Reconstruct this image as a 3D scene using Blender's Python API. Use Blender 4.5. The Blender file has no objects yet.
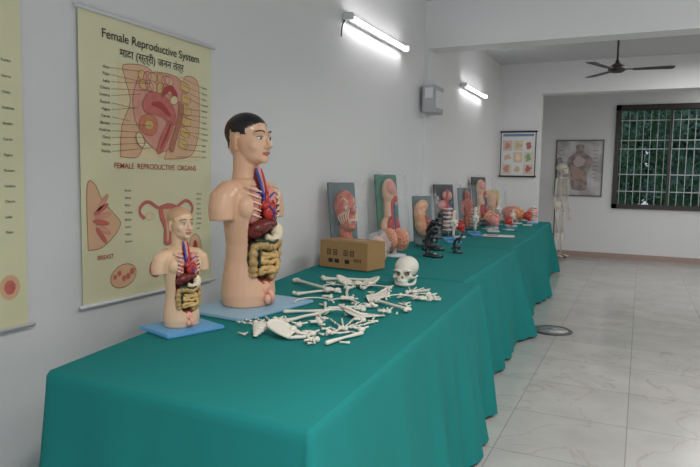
import bpy, math, bmesh, random
from mathutils import Vector, Matrix, noise, Euler
V=Vector
sc=bpy.context.scene
sc.view_settings.view_transform='Standard'
R=Matrix.Rotation(math.radians(25.2),3,'Z')@Matrix.Rotation(math.radians(85),3,'X')@Matrix.Rotation(math.radians(1.1),3,'Z')
cam=bpy.data.cameras.new("camera"); co=bpy.data.objects.new("camera",cam); sc.collection.objects.link(co); sc.camera=co
co.matrix_world=Matrix.Translation((0,0,1.32))@R.to_4x4()
cam.sensor_width=36; cam.lens=615*36/700; cam.clip_start=.05

# ---------------------------------------------------------------- helpers
def mat(name,col,rough=.5,metal=0,bump=0,bscale=60,var=0,vscale=5,emit=0,spec=.5,alpha=1,col2=None,coat=0):
    m=bpy.data.materials.new(name); m.use_nodes=True
    n=m.node_tree.nodes; l=m.node_tree.links; b=n["Principled BSDF"]
    b.inputs["Base Color"].default_value=(*col,1); b.inputs["Roughness"].default_value=rough; b.inputs["Metallic"].default_value=metal
    b.inputs["Specular IOR Level"].default_value=spec; b.inputs["Coat Weight"].default_value=coat
    if emit: b.inputs["Emission Color"].default_value=(*col,1); b.inputs["Emission Strength"].default_value=emit
    if alpha<1: b.inputs["Alpha"].default_value=alpha
    tc=n.new("ShaderNodeTexCoord")
    if var or col2:
        t=n.new("ShaderNodeTexNoise"); t.inputs["Scale"].default_value=vscale; t.inputs["Detail"].default_value=3; l.new(tc.outputs["Object"],t.inputs["Vector"])
        mx=n.new("ShaderNodeMix"); mx.data_type='RGBA'
        if col2:
            mx.inputs[6].default_value=(*col,1); mx.inputs[7].default_value=(*col2,1)
            cr=n.new("ShaderNodeValToRGB"); cr.color_ramp.elements[0].position=.42; cr.color_ramp.elements[1].position=.58
            l.new(t.outputs["Fac"],cr.inputs[0]); l.new(cr.outputs[0],mx.inputs[0])
        else:
            mx.inputs[6].default_value=(*[c*(1-var) for c in col],1); mx.inputs[7].default_value=(*[min(1,c*(1+var)) for c in col],1)
            l.new(t.outputs["Fac"],mx.inputs[0])
        l.new(mx.outputs[2],b.inputs["Base Color"])
    if bump:
        t=n.new("ShaderNodeTexNoise"); t.inputs["Scale"].default_value=bscale; l.new(tc.outputs["Object"],t.inputs["Vector"])
        bp=n.new("ShaderNodeBump"); bp.inputs["Strength"].default_value=bump; bp.inputs["Distance"].default_value=.01
        l.new(t.outputs["Fac"],bp.inputs["Height"]); l.new(bp.outputs[0],b.inputs["Normal"])
    return m
def link(me,name,mats,parent=None,smooth=False,M=None):
    o=bpy.data.objects.new(name,me); sc.collection.objects.link(o)
    for m in (mats if isinstance(mats,(list,tuple)) else [mats]): me.materials.append(m)
    if parent: o.parent=parent
    if M is not None: o.matrix_local=M
    if smooth:
        for p in me.polygons: p.use_smooth=True
    return o
def empty(name,loc=(0,0,0),rz=0,s=1,M=None):
    o=bpy.data.objects.new(name,None); sc.collection.objects.link(o); o.empty_display_size=.1
    if M is not None: o.matrix_world=M
    else:
        o.location=loc; o.rotation_euler=(0,0,rz); o.scale=(s,s,s)
    return o
def addbox(bm,a,b,M=None,bevel=0):
    r=bmesh.ops.create_cube(bm,size=1); vs=r['verts']
    for v in vs: v.co=V([(a[i]+b[i])/2+v.co[i]*(b[i]-a[i]) for i in range(3)])
    if bevel:
        es=list({e for v in vs for e in v.link_edges}); q=bmesh.ops.bevel(bm,geom=es,offset=bevel,segments=2,affect='EDGES'); vs=list({v for f in q['faces'] for v in f.verts}|{v for v in vs if v.is_valid})
    if M is not None: bmesh.ops.transform(bm,matrix=M,verts=vs)
def box(name,a,b,m,parent=None,bevel=0,M=None):
    bm=bmesh.new(); addbox(bm,a,b,None,bevel)
    me=bpy.data.meshes.new(name); bm.to_mesh(me); bm.free()
    return link(me,name,m,parent,M=M)
def ell(bm,c,r,rot=(0,0,0),sub=3):
    q=bmesh.ops.create_icosphere(bm,subdivisions=sub,radius=1)
    if not hasattr(r,'__len__'): r=(r,r,r)
    M=Matrix.Translation(c)@Euler(rot).to_matrix().to_4x4()@Matrix.Diagonal((*r,1))
    bmesh.ops.transform(bm,matrix=M,verts=q['verts']); return q['verts']
def tube(bm,pts,rad,segs=10,closed=False,flat=1):
    pts=[V(p) for p in pts]; n=len(pts)
    if not hasattr(rad,'__len__'): rad=[rad]*n
    if len(rad)<n: rad=list(rad)+[rad[-1]]*(n-len(rad))
    rings=[]; up=None
    for i,p in enumerate(pts):
        if closed: t=(pts[(i+1)%n]-pts[i-1])
        else: t=pts[min(i+1,n-1)]-pts[max(i-1,0)]
        t.normalize()
        if up is None:
            a=V((0,0,1)) if abs(t.z)<.9 else V((1,0,0)); up=(a-t*a.dot(t)).normalized()
        else: up=(up-t*up.dot(t)).normalized()
        s=t.cross(up)
        rings.append([bm.verts.new(p+(up*math.cos(k*2*math.pi/segs)*flat+s*math.sin(k*2*math.pi/segs))*rad[i]) for k in range(segs)])
    m=n if closed else n-1
    for i in range(m):
        A=rings[i];B=rings[(i+1)%n]
        for k in range(segs): bm.faces.new((A[k],A[(k+1)%segs],B[(k+1)%segs],B[k]))
    if not closed: bm.faces.new(rings[0][::-1]); bm.faces.new(rings[-1])
    return [v for r in rings for v in r]
def spline(pts,k=6):
    pts=[V(p) for p in pts]; out=[]
    for i in range(len(pts)-1):
        p0=pts[max(i-1,0)];p1=pts[i];p2=pts[i+1];p3=pts[min(i+2,len(pts)-1)]
        for j in range(k):
            t=j/k; out.append(.5*((2*p1)+(p2-p0)*t+(2*p0-5*p1+4*p2-p3)*t*t+(3*p1-p0-3*p2+p3)*t**3))
    out.append(pts[-1]); return out
def loft(bm,rings,segs=28,pw=2.0):
    rs=[]
    for (z,a,b,cy) in rings:
        r=[]
        for k in range(segs):
            t=2*math.pi*k/segs; c,s=math.cos(t),math.sin(t)
            r.append(bm.verts.new((a*math.copysign(abs(c)**(2/pw),c),cy+b*math.copysign(abs(s)**(2/pw),s),z)))
        rs.append(r)
    for A,B in zip(rs,rs[1:]):
        for k in range(segs): bm.faces.new((A[k],A[(k+1)%segs],B[(k+1)%segs],B[k]))
    bm.faces.new(rs[0][::-1]); bm.faces.new(rs[-1])
def lathe(bm,prof,segs=24,M=None):
    rs=[]
    for (r,z) in prof: rs.append([bm.verts.new((max(r,1e-4)*math.cos(2*math.pi*k/segs),max(r,1e-4)*math.sin(2*math.pi*k/segs),z)) for k in range(segs)])
    for A,B in zip(rs,rs[1:]):
        for k in range(segs): bm.faces.new((A[k],A[(k+1)%segs],B[(k+1)%segs],B[k]))
    bm.faces.new(rs[0][::-1]); bm.faces.new(rs[-1])
    vs=[v for r in rs for v in r]
    if M is not None: bmesh.ops.transform(bm,matrix=M,verts=vs)
    return vs
def mesh_from(bm,name):
    bmesh.ops.recalc_face_normals(bm,faces=bm.faces)
    me=bpy.data.meshes.new(name); bm.to_mesh(me); bm.free(); return me
def obj(bm,name,m,parent=None,smooth=True,M=None): return link(mesh_from(bm,name),name,m,parent,smooth,M)
def remesh(bm,name,vox,smooth=3,cut=None):
    me=mesh_from(bm,name); o=bpy.data.objects.new(name+"_t",me); sc.collection.objects.link(o)
    md=o.modifiers.new("r",'REMESH'); md.mode='VOXEL'; md.voxel_size=vox
    if smooth:
        s=o.modifiers.new("s0",'SMOOTH'); s.iterations=smooth; s.factor=.5
    co2=None
    if cut is not None:
        cm=mesh_from(cut,"cut"); co2=bpy.data.objects.new("cut",cm); sc.collection.objects.link(co2)
        r2=co2.modifiers.new("r",'REMESH'); r2.mode='VOXEL'; r2.voxel_size=vox
        b=o.modifiers.new("b",'BOOLEAN'); b.operation='DIFFERENCE'; b.object=co2; b.solver='EXACT'
        r3=o.modifiers.new("r2",'REMESH'); r3.mode='VOXEL'; r3.voxel_size=vox
        s=o.modifiers.new("s",'SMOOTH'); s.iterations=2; s.factor=.5
    dg=bpy.context.evaluated_depsgraph_get(); dg.update()
    out=bpy.data.meshes.new_from_object(o.evaluated_get(dg)); out.materials.clear()
    bpy.data.objects.remove(o)
    if co2: bpy.data.objects.remove(co2)
    for p in out.polygons: p.use_smooth=True
    return out

# ---------------------------------------------------------------- materials
wallm=mat("painted_wall",(.80,.80,.80),.55,bump=.08,bscale=90,var=.02,vscale=1.5)
ceilm=mat("ceiling_paint",(.57,.58,.59),.7)
fm=bpy.data.materials.new("marble_tiles"); fm.use_nodes=True
n=fm.node_tree.nodes; l=fm.node_tree.links; b=n["Principled BSDF"]
tc=n.new("ShaderNodeTexCoord")
br=n.new("ShaderNodeTexBrick"); br.offset=0; br.inputs["Scale"].default_value=1; br.inputs["Brick Width"].default_value=.6; br.inputs["Row Height"].default_value=.6; br.inputs["Mortar Size"].default_value=.003
br.inputs["Color1"].default_value=(.55,.53,.50,1); br.inputs["Color2"].default_value=(.49,.475,.45,1); br.inputs["Mortar"].default_value=(.33,.32,.30,1)
l.new(tc.outputs["Object"],br.inputs["Vector"])
nz=n.new("ShaderNodeTexNoise"); nz.inputs["Scale"].default_value=1.5; nz.inputs["Detail"].default_value=5; nz.inputs["Distortion"].default_value=1.4
l.new(tc.outputs["Object"],nz.inputs["Vector"])
cr=n.new("ShaderNodeValToRGB"); e=cr.color_ramp.elements; e[0].position=.488; e[0].color=(0,0,0,1); e[1].position=.512; e[1].color=(0,0,0,1)
k=e.new(.5); k.color=(1,1,1,1)
l.new(nz.outputs["Fac"],cr.inputs[0])
mm=n.new("ShaderNodeMath"); mm.operation='MULTIPLY'; mm.inputs[1].default_value=.45; l.new(cr.outputs[0],mm.inputs[0])
nz2=n.new("ShaderNodeTexNoise"); nz2.inputs["Scale"].default_value=3.5; nz2.inputs["Detail"].default_value=4; l.new(tc.outputs["Object"],nz2.inputs["Vector"])
mx0=n.new("ShaderNodeMix"); mx0.data_type='RGBA'; mx0.blend_type='MULTIPLY'; mx0.inputs[0].default_value=.35; l.new(br.outputs["Color"],mx0.inputs[6]); l.new(nz2.outputs["Fac"],mx0.inputs[7])
mx=n.new("ShaderNodeMix"); mx.data_type='RGBA'; l.new(mm.outputs[0],mx.inputs[0]); l.new(mx0.outputs[2],mx.inputs[6]); mx.inputs[7].default_value=(.31,.25,.21,1)
l.new(mx.outputs[2],b.inputs["Base Color"]); b.inputs["Roughness"].default_value=.18

# ---------------------------------------------------------------- room
WL=-2.05; CH=3.12
box("floor",(-2.4,-2,-.1),(5,12.2,0),fm)
box("ceiling",(-2.4,-2,CH),(5,12.2,CH+.1),ceilm)
box("wall_left",(-2.25,-2,0),(WL,12.2,CH),wallm)
box("wall_partition",(WL,9.7,0),(-1.42,9.85,2.66),wallm)
box("wall_right",(5,-2,0),(5.15,12.2,CH),wallm)
WX0,WX1,WZ0,WZ1=-.47,1.3,.90,2.72
box("wall_back",(WL,12,0),(WX0,12.2,CH),wallm)
box("wall_back.001",(WX1,12,0),(5,12.2,CH),wallm)
box("wall_back.002",(WX0,12,0),(WX1,12.2,WZ0),wallm)
box("wall_back.003",(WX0,12,WZ1),(WX1,12.2,CH),wallm)
box("beam",(WL,6.05,2.65),(5,6.3,CH),wallm)
box("beam.001",(WL,9.7,2.66),(5,9.95,CH),wallm)
box("trim_1",(WL,6.05,0),(WL+.035,6.3,2.65),wallm)
box("baseboard_back",(-1.9,11.985,0),(5,12,.09),mat("skirting",(.42,.30,.26),.4))

# window
dark=mat("dark_frame",(.03,.022,.02),.4); white=mat("white_paint",(.75,.75,.76),.4)
win=empty("window_1")
bm=bmesh.new()
for a,b_ in [((WX0,11.96,WZ0),(WX0+.08,12.1,WZ1)),((WX1-.08,11.96,WZ0),(WX1,12.1,WZ1)),((WX0,11.96,WZ0),(WX1,12.1,WZ0+.08)),((WX0,11.96,WZ1-.09),(WX1,12.1,WZ1)),((.39,12,WZ0),(.43,12.06,WZ1))]: addbox(bm,a,b_)
obj(bm,"frame",dark,win,False)
bm=bmesh.new()
for i in range(15):
    x=WX0+.1+i*.115; addbox(bm,(x,12.11,WZ0+.07),(x+.012,12.122,WZ1-.07))
for z in (1.2,1.5,1.95,2.1,2.45): addbox(bm,(WX0+.05,12.105,z),(WX1-.05,12.13,z+.018))
obj(bm,"grille",mat("grille_grey",(.50,.53,.55),.4),win,False)
# outside foliage
random.seed(5)
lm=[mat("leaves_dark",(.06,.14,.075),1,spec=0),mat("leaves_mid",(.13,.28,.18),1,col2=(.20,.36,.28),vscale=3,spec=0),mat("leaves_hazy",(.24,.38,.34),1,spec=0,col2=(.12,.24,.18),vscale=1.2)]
bm=bmesh.new()
for i in range(16000):
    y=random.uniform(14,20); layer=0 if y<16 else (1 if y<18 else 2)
    c=V((random.uniform(-3.5,6),y,random.uniform(-.2,5.5)))
    if noise.noise(c*.8)>.12+.1*layer: continue
    s=random.uniform(.05,.12); M=Euler((random.uniform(0,6),random.uniform(0,6),random.uniform(0,6))).to_matrix()
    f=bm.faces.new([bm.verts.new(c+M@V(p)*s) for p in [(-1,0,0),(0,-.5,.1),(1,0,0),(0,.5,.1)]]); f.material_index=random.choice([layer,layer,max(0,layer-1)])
for i in range(8): 
    x=-3+i*1.1; tube(bm,spline([(x,18,-.1),(x+.2,17.8,1.5),(x-.1,17.5,3),(x+.3,17,5)],5),[.09]*8+[.05]*8,8)
# distant rounded tree crowns closing the view
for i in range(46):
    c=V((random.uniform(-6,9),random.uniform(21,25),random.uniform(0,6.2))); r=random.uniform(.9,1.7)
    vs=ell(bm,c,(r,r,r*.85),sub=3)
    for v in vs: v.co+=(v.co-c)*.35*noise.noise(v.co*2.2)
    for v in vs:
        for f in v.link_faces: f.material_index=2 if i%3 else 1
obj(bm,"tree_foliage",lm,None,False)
box("exterior_ground",(-12,12.2,-.12),(14,30,-.02),mat("ground",(.12,.16,.08),.9))

# ---------------------------------------------------------------- tables
clothm=mat("teal_cloth",(.013,.200,.190),.85,bump=.15,bscale=500,var=.06,vscale=3,spec=.15)
wood=mat("plywood",(.4,.25,.12),.6); steel=mat("steel",(.5,.5,.5),.3,metal=1)
def cloth(name,cs,zt,zb,seed,fl=(.05,.1,.02,.02),amp=.03):
    root=empty(name)
    cs=[V(c) for c in cs]
    pts=[];nr=[];cor=[];ff=[]
    for i in range(4):
        a=cs[i];b_=cs[(i+1)%4];L=(b_-a).length;k=max(8,int(L/.025))
        d=(b_-a).normalized(); nn=V((d.y,-d.x))
        dp=(cs[i]-cs[i-1]).normalized(); n0=V((dp.y,-dp.x))
        for j in range(6):
            w=j/6; q=(n0*(1-w)+nn*w).normalized(); pts.append(a.copy());nr.append(q);cor.append(1); ff.append(fl[i-1]*(1-w)+fl[i]*w)
        for j in range(k):
            s=(j+.5)/k*L; pts.append(a+d*s); nr.append(nn); cor.append(math.exp(-min(s,L-s)/.08)); ff.append(fl[i])
    N=len(pts); bm=bmesh.new(); rings=[]
    ts=[0,.004,.01,.02,.05,.1,.18,.28,.4,.55,.7,.85,1]
    H=zt-zb; arc=[0]
    for i in range(1,N): arc.append(arc[-1]+(pts[i]-pts[i-1]).length+.004)
    for t in ts:
        r=[]
        for i in range(N):
            s=arc[i]; g=min(1,ff[i]/.05)
            f=noise.noise(V((s*2.6,seed*3.1,t*.5)))+.6*noise.noise(V((s*7,seed,t*.6)))
            off=.012*min(1,(t/.02))**.5+t*(ff[i]+amp*2.4*f*g+cor[i]*.07*g)
            off=max(off,.004)
            p=pts[i]+nr[i]*off
            zz=zt-H*t
            r.append(bm.verts.new((p.x,p.y,zz)))
        rings.append(r)
    for a,b_ in zip(rings,rings[1:]):
        for i in range(N):
            j=(i+1)%N; bm.faces.new((a[i],a[j],b_[j],b_[i]))
    bm.faces.new(rings[0][::-1])
    o=obj(bm,"tablecloth",clothm,root)
    for p in o.data.polygons: p.use_smooth=len(p.vertices)==4
    bm=bmesh.new()
    for c in cs:
        cc=c+(sum(cs,V((0,0)))/4-c)*.1; tube(bm,[(cc.x,cc.y,0),(cc.x,cc.y,zt-.03)],.018)
    obj(bm,"legs",steel,root)
    return root
cloth("table",[(-1.525,1.215),(-.66,1.20),(-.80,3.4),(-1.90,3.42)],.75,.02,1,(.04,.10,.02,.0))
cloth("table",[(-1.91,3.47),(-.90,3.46),(-.96,5.35),(-1.93,5.35)],.75,.02,2,(.01,.09,.02,.0))
cloth("table",[(-1.93,5.41),(-1.00,5.41),(-1.07,7.35),(-1.94,7.35)],.75,.02,3,(.01,.09,.02,.0))
cloth("table",[(-1.94,7.41),(-1.10,7.41),(-1.2,9.5),(-1.95,9.5)],.75,.02,4,(.01,.09,.02,.0))
TZ=.751

# ---------------------------------------------------------------- torso models
skin=mat("skin_plastic",(.78,.47,.30),.38,coat=.2); hair=mat("hair_paint",(.012,.01,.01),.35); cavm=mat("cavity",(.35,.07,.05),.5)
red=mat("red_organ",(.52,.04,.03),.35); maroon=mat("liver",(.16,.025,.02),.3); pink=mat("pink_organ",(.75,.30,.26),.4,var=.25,vscale=40)
tan=mat("colon_tan",(.58,.36,.14),.4,col2=(.40,.26,.10),vscale=40); blue=mat("vein_blue",(.03,.07,.35),.4); dgreen=mat("dark_green",(.03,.05,.025),.45)
ivory=mat("ivory_bone",(.74,.695,.60),.5,var=.08,vscale=30); cream=mat("cream",(.80,.68,.48),.5); eyew=mat("eye_white",(.85,.85,.82),.2); brown=mat("lip_brown",(.55,.16,.11),.4)
yel=mat("yellow_fat",(.66,.42,.16),.45)
CUT=[((0,-.11,.33),(.096,.098,.20)),((0,-.11,.25),(.094,.09,.15)),((0,-.11,.45),(.085,.085,.09)),((.0,-.068,.545),(.024,.040,.07))]
def torso(name,loc,rz,s,hairon,board,bs,skinm=skin):
    root=empty(name,loc,rz,1)
    x0,x1,y0,y1=bs
    bb=box("base_board",(x0,y0,0),(x1,y1,.014),board,root,bevel=.004)
    Z=Matrix.Translation((0,0,.014))@Matrix.Diagonal((s,s,s,1))
    bm=bmesh.new()
    loft(bm,[(0,.125,.100,.0),(.05,.133,.108,.0),(.12,.128,.102,.0),(.20,.116,.092,-.002),(.27,.116,.09,-.004),(.35,.130,.100,-.006),(.42,.142,.108,-.008),(.48,.14,.100,0),(.52,.115,.078,.008),(.55,.072,.06,.012)])
    for sx in (-1,1):
        tube(bm,[(sx*.06,.008,.508),(sx*.12,.008,.492),(sx*.156,.008,.464),(sx*.168,.006,.42),(sx*.168,.003,.375)],[.042,.054,.058,.055,.052],18)
        ell(bm,(sx*.07,-.060,.43),(.062,.042,.06))
    tube(bm,[(0,.026,.50),(0,.02,.58),(0,.018,.66)],[.064,.056,.058],20)
    ell(bm,(0,.018,.752),(.080,.100,.082)); ell(bm,(0,-.018,.70),(.066,.078,.085))
    ell(bm,(0,.03,.70),(.066,.07,.07))
    ell(bm,(0,-.036,.652),(.054,.056,.040)); ell(bm,(0,-.082,.633),(.024,.016,.017)); ell(bm,(0,-.055,.672),(.050,.042,.04))
    tube(bm,[(0,-.088,.742),(0,-.103,.712),(0,-.120,.690),(0,-.100,.681)],[.007,.010,.012,.008]); ell(bm,(-.012,-.100,.686),(.008,.012,.007)); ell(bm,(.012,-.100,.686),(.008,.012,.007))
    for sx in (-1,1):
        tube(bm,[(sx*.012,-.088,.742),(sx*.03,-.086,.748),(sx*.052,-.068,.742)],[.006,.008,.006]); ell(bm,(sx*.036,-.054,.692),(.028,.028,.03))
        ell(bm,(sx*.081,.012,.703),(.007,.020,.033),(0,0,sx*.35)); ell(bm,(sx*.079,.006,.676),(.007,.011,.011))
    ell(bm,(0,-.090,.664),(.023,.012,.006)); ell(bm,(0,-.087,.653),(.020,.012,.006))
    cut=bmesh.new()
    for c,r in CUT: ell(cut,c,r)
    for sx in (-1,1): ell(cut,(sx*.031,-.096,.722),(.014,.010,.007))
    me=remesh(bm,"b",.0042,4,cut)
    me.materials.append(skinm); me.materials.append(hair if hairon else mat("painted_tan_hair",(.60,.36,.20),.5)); me.materials.append(cavm)
    def hl(x,y):
        fr=max(0,min(1,(-y-.03)/.05)); L=.765+.028*fr-.010*abs(x)/.08
        if -.035<y<=-.012: L=min(L,.735)
        if y>.035: L=.765-.085*min(1,(y-.035)/.035)
        elif -.012<y<=.035: L=.742
        return L
    for v in me.vertices:
        x,y,z=v.co; L=hl(x,y)
        if z>L and z>.66: 
            d=(v.co-V((0,.01,.72))).normalized(); v.co+=d*.004*min(1,(z-L)/.004)
    for p in me.polygons:
        x,y,z=p.center
        if z>hl(x,y)+.002 and z>.66: p.material_index=1
        elif z<.62:
            for c,r in CUT:
                q=sum(((p.center[i]-c[i])/r[i])**2 for i in range(3))
                if q<1.06: p.material_index=2; break
    o=link(me,"body",[],root,M=Z)
    def part(nm,m,fn):
        bm=bmesh.new(); fn(bm); return obj(bm,nm,m,root,True,Z)
    def eyes(bm):
        for sx in (-1,1): ell(bm,(sx*.031,-.080,.722),(.0135,.010,.0075))
    part("eyes",eyew,eyes)
    def iris(bm):
        for sx in (-1,1): ell(bm,(sx*.031,-.0895,.722),(.0050,.0025,.0056))
        for sx in (-1,1): tube(bm,spline([(sx*.016,-.088,.7275),(sx*.031,-.0935,.7315),(sx*.047,-.078,.7265)],4),.0014,6)
        for sx in (-1,1): tube(bm,spline([(sx*.013,-.094,.748),(sx*.030,-.0935,.7555),(sx*.054,-.072,.748)],4),[.0026]*8+[.001],6)
    part("eyebrows_and_irises",hair,iris)
    def lips(bm):
        tube(bm,spline([(-.022,-.092,.660),(-.008,-.1015,.6645),(0,-.1015,.6625),(.008,-.1015,.6645),(.022,-.092,.660)],4),[.001]+[.0036]*15+[.001],8)
        tube(bm,spline([(-.019,-.091,.658),(0,-.100,.654),(.019,-.091,.658)],4),[.001]+[.004]*7+[.001],8)
    part("lips",brown,lips)
    def lungs(bm):
        for sx in (-1,1):
            ell(bm,(sx*.052,-.063,.458),(.034,.040,.066)); ell(bm,(sx*.058,-.062,.405),(.034,.04,.05))
    part("lungs",pink,lungs)
    def ribs(bm):
        for sx in (-1,1):
            for i in range(5):
                z=.505-i*.027; tube(bm,spline([(sx*.094,-.055,z+.014),(sx*.086,-.09,z+.006),(sx*.07,-.106,z-.002),(sx*.052,-.110,z-.008)],4),[.0055]*9+[.004],6,flat=.8)
    part("rib_cartilage",cream,ribs)
    def heart(bm): ell(bm,(.014,-.103,.412),(.034,.024,.040),(0,.5,0)); ell(bm,(-.012,-.10,.438),(.022,.02,.02)); tube(bm,spline([(0,-.105,.44),(-.004,-.10,.475),(.01,-.09,.492),(.02,-.08,.47)],4),.010,8)
    part("heart",red,heart)
    def veins(bm):
        tube(bm,spline([(-.020,-.102,.43),(-.022,-.098,.48),(-.014,-.07,.55),(-.016,-.050,.595)],4),.0065,8); tube(bm,spline([(.02,-.098,.475),(.04,-.102,.49),(.065,-.09,.492)],4),.004,8); tube(bm,spline([(-.02,-.10,.475),(-.04,-.105,.49),(-.062,-.09,.492)],4),.0045,8)
        tube(bm,spline([(.035,-.127,.40),(.005,-.128,.42),(-.01,-.122,.44)],4),.003,6); tube(bm,spline([(.02,-.126,.435),(.012,-.13,.41),(.02,-.126,.38)],4),.0025,6)
    part("veins",blue,veins)
    def arts(bm):
        tube(bm,spline([(.012,-.095,.48),(.016,-.07,.55),(.018,-.048,.595)],4),.0055,8); tube(bm,spline([(-.03,-.108,.46),(-.05,-.106,.43),(-.06,-.098,.40)],4),.004,6); tube(bm,spline([(.03,-.108,.46),(.05,-.106,.43),(.06,-.098,.40)],4),.004,6)
    part("arteries",red,arts)
    def trachea(bm):
        P=spline([(0,-.085,.47),(0,-.068,.53),(0,-.050,.59),(0,-.046,.60)],8); tube(bm,P,[.010+.0015*(i%2) for i in range(len(P))],10)
        ell(bm,(0,-.048,.592),(.016,.012,.014))
    part("trachea",pink,trachea)
    def liver(bm): ell(bm,(-.035,-.098,.350),(.058,.034,.032),(0,-.25,0)); ell(bm,(.02,-.10,.358),(.045,.026,.02)); ell(bm,(-.062,-.085,.33),(.03,.034,.034))
    part("liver",maroon,liver)
    def stomach(bm): tube(bm,spline([(.035,-.095,.365),(.062,-.103,.335),(.052,-.110,.30),(.015,-.115,.292),(-.018,-.115,.305)],5),[.012+.016*math.sin(min(1,i/14)*3.0) for i in range(21)],12)
    part("stomach",cream,stomach)
    def colon(bm):
        P=spline([(-.068,-.085,.14),(-.078,-.092,.19),(-.076,-.096,.258),(-.035,-.118,.270),(.01,-.122,.260),(.055,-.112,.278),(.080,-.094,.26),(.078,-.092,.19),(.066,-.088,.145),(.02,-.10,.125)],8)
        tube(bm,P,[.0185+.0035*math.sin(i*1.6) for i in range(len(P))],12)
    part("colon",tan,colon)
    def sint(bm):
        random.seed(3); pts=[]
        for r in range(5):
            z=.235-r*.022; xs=[-.048,-.016,.016,.048]; xs=xs if r%2==0 else xs[::-1]
            for x in xs: pts.append((x*random.uniform(.9,1.1),-.110+random.uniform(-.008,.004),z+random.uniform(-.009,.009)))
        P=spline(pts,5); tube(bm,P,[.0115+.001*math.sin(i*2) for i in range(len(P))],10)
    part("small_intestine",yel,sint)
    def omen(bm): 
        ell(bm,(0,-.065,.21),(.088,.046,.095)); tube(bm,spline([(-.08,-.105,.292),(-.035,-.130,.289),(.0,-.136,.280),(.035,-.130,.287),(.08,-.105,.297)],4),.006,8)
        for sx in (-1,1): tube(bm,spline([(sx*.058,-.112,.25),(sx*.06,-.112,.20),(sx*.05,-.108,.15)],4),.005,8)
    part("omentum",dgreen,omen)
    def pelv(bm): ell(bm,(0,-.090,.075),(.034,.024,.035)); ell(bm,(-.014,-.118,.035),(.016,.016,.022)); ell(bm,(.014,-.118,.035),(.016,.016,.022)); tube(bm,[(0,-.105,.075),(0,-.130,.055),(0,-.136,.025)],[.013,.012,.010],10)
    part("pelvic_organs",mat("pelvic_pink",(.80,.42,.30),.4),pelv)
    return root
lblue=mat("light_blue_board",(.30,.50,.66),.4); blueb=mat("blue_board",(.12,.38,.68),.4)
torso("human_torso_model",(-1.55,2.25,TZ),math.radians(84),1.0,True,lblue,(-.26,.235,-.19,.14))
torso("small_human_torso_model",(-1.535,1.79,TZ),math.radians(72),.53,False,blueb,(-.125,.115,-.115,.09),mat("skin_plastic_small",(.78,.52,.33),.38))

# ---------------------------------------------------------------- skull + bones
def skullmesh(bm):
    ell(bm,(0,.02,.092),(.066,.086,.062)); ell(bm,(0,-.045,.055),(.045,.038,.045))
    for sx in (-1,1):
        tube(bm,[(sx*.045,-.066,.045),(sx*.062,-.03,.042),(sx*.066,.01,.05)],[.010,.006,.006])
        tube(bm,spline([(sx*.056,.0,.045),(sx*.052,-.012,.008),(sx*.03,-.062,.004),(0,-.082,.008)],4),[.007,.008,.009,.010,.010,.010,.010,.010,.010,.011,.011,.012,.012],8)
        tube(bm,[(sx*.008,-.082,.078),(sx*.03,-.082,.086),(sx*.052,-.058,.08)],[.008,.008,.007])
    tube(bm,spline([(-.026,-.062,.024),(0,-.086,.026),(.026,-.062,.024)],4),.010,8)
def skullcut():
    c=bmesh.new()
    for sx in (-1,1): ell(c,(sx*.026,-.085,.064),(.016,.034,.014))
    ell(c,(0,-.090,.044),(.009,.020,.012)); ell(c,(0,-.08,.015),(.022,.016,.003))
    for sx in (-1,1): ell(c,(sx*.056,-.03,.055),(.008,.02,.012))
    return c
bm=bmesh.new(); skullmesh(bm); SK=remesh(bm,"skull",.0035,2,skullcut())
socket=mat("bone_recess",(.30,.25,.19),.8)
SK2=SK.copy()
sk=empty("human_skull_model",(-1.14,3.15,TZ+.008),math.radians(5),.98)
link(SK2,"cranium_and_jaw",[ivory,socket],sk)
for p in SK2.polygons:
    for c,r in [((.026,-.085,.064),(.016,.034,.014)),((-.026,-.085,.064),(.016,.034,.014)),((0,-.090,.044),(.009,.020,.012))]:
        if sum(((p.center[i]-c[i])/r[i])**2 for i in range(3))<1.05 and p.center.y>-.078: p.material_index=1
bm=bmesh.new()
for row,z in ((0,.018),(1,.011)):
    for i in range(12):
        t=math.radians(-75+i*150/11); addbox(bm,(-.0026,-.003,-.004),(.0026,.003,.004),Matrix.Translation((.027*math.sin(t),-.062-.024*math.cos(t),z))@Matrix.Rotation(t,4,'Z'))
obj(bm,"teeth",eyew,sk,False)

def long_bone(bm,L,r):
    tube(bm,spline([(-L/2,0,r*1.4),(-L*.25,0,r*1.6),(0,r*.4,r*1.7),(L*.25,0,r*1.6),(L/2,0,r*1.4)],5),[r*(.85+.9*abs((i-10)/10)**4) for i in range(21)],8)
    for sx in (-1,1):
        for sy in (-1,1): ell(bm,(sx*L/2,sy*r*1.1,r*1.5),(r*1.4,r*1.3,r*1.3),sub=2)
    ell(bm,(-L/2-r,r*2.6,r*1.8),r*1.5,sub=2)
def rib(bm,L):
    tube(bm,spline([(L*math.cos(a)*.5,L*.38*math.sin(a),.006+.01*math.sin(a)) for a in [math.radians(x) for x in range(-10,171,20)]],3),.0042,6,flat=.7)
def vert(bm):
    ell(bm,(0,0,.013),(.014,.011,.011),sub=2); tube(bm,[(.010*math.cos(a),.018+.010*math.sin(a),.014) for a in [i*math.pi/5 for i in range(10)]],.004,6,closed=True)
    tube(bm,[(0,.025,.014),(0,.048,.014)],[.005,.0035]); 
    for sx in (-1,1): tube(bm,[(sx*.010,.018,.014),(sx*.032,.025,.018)],[.0045,.0035])
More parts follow.
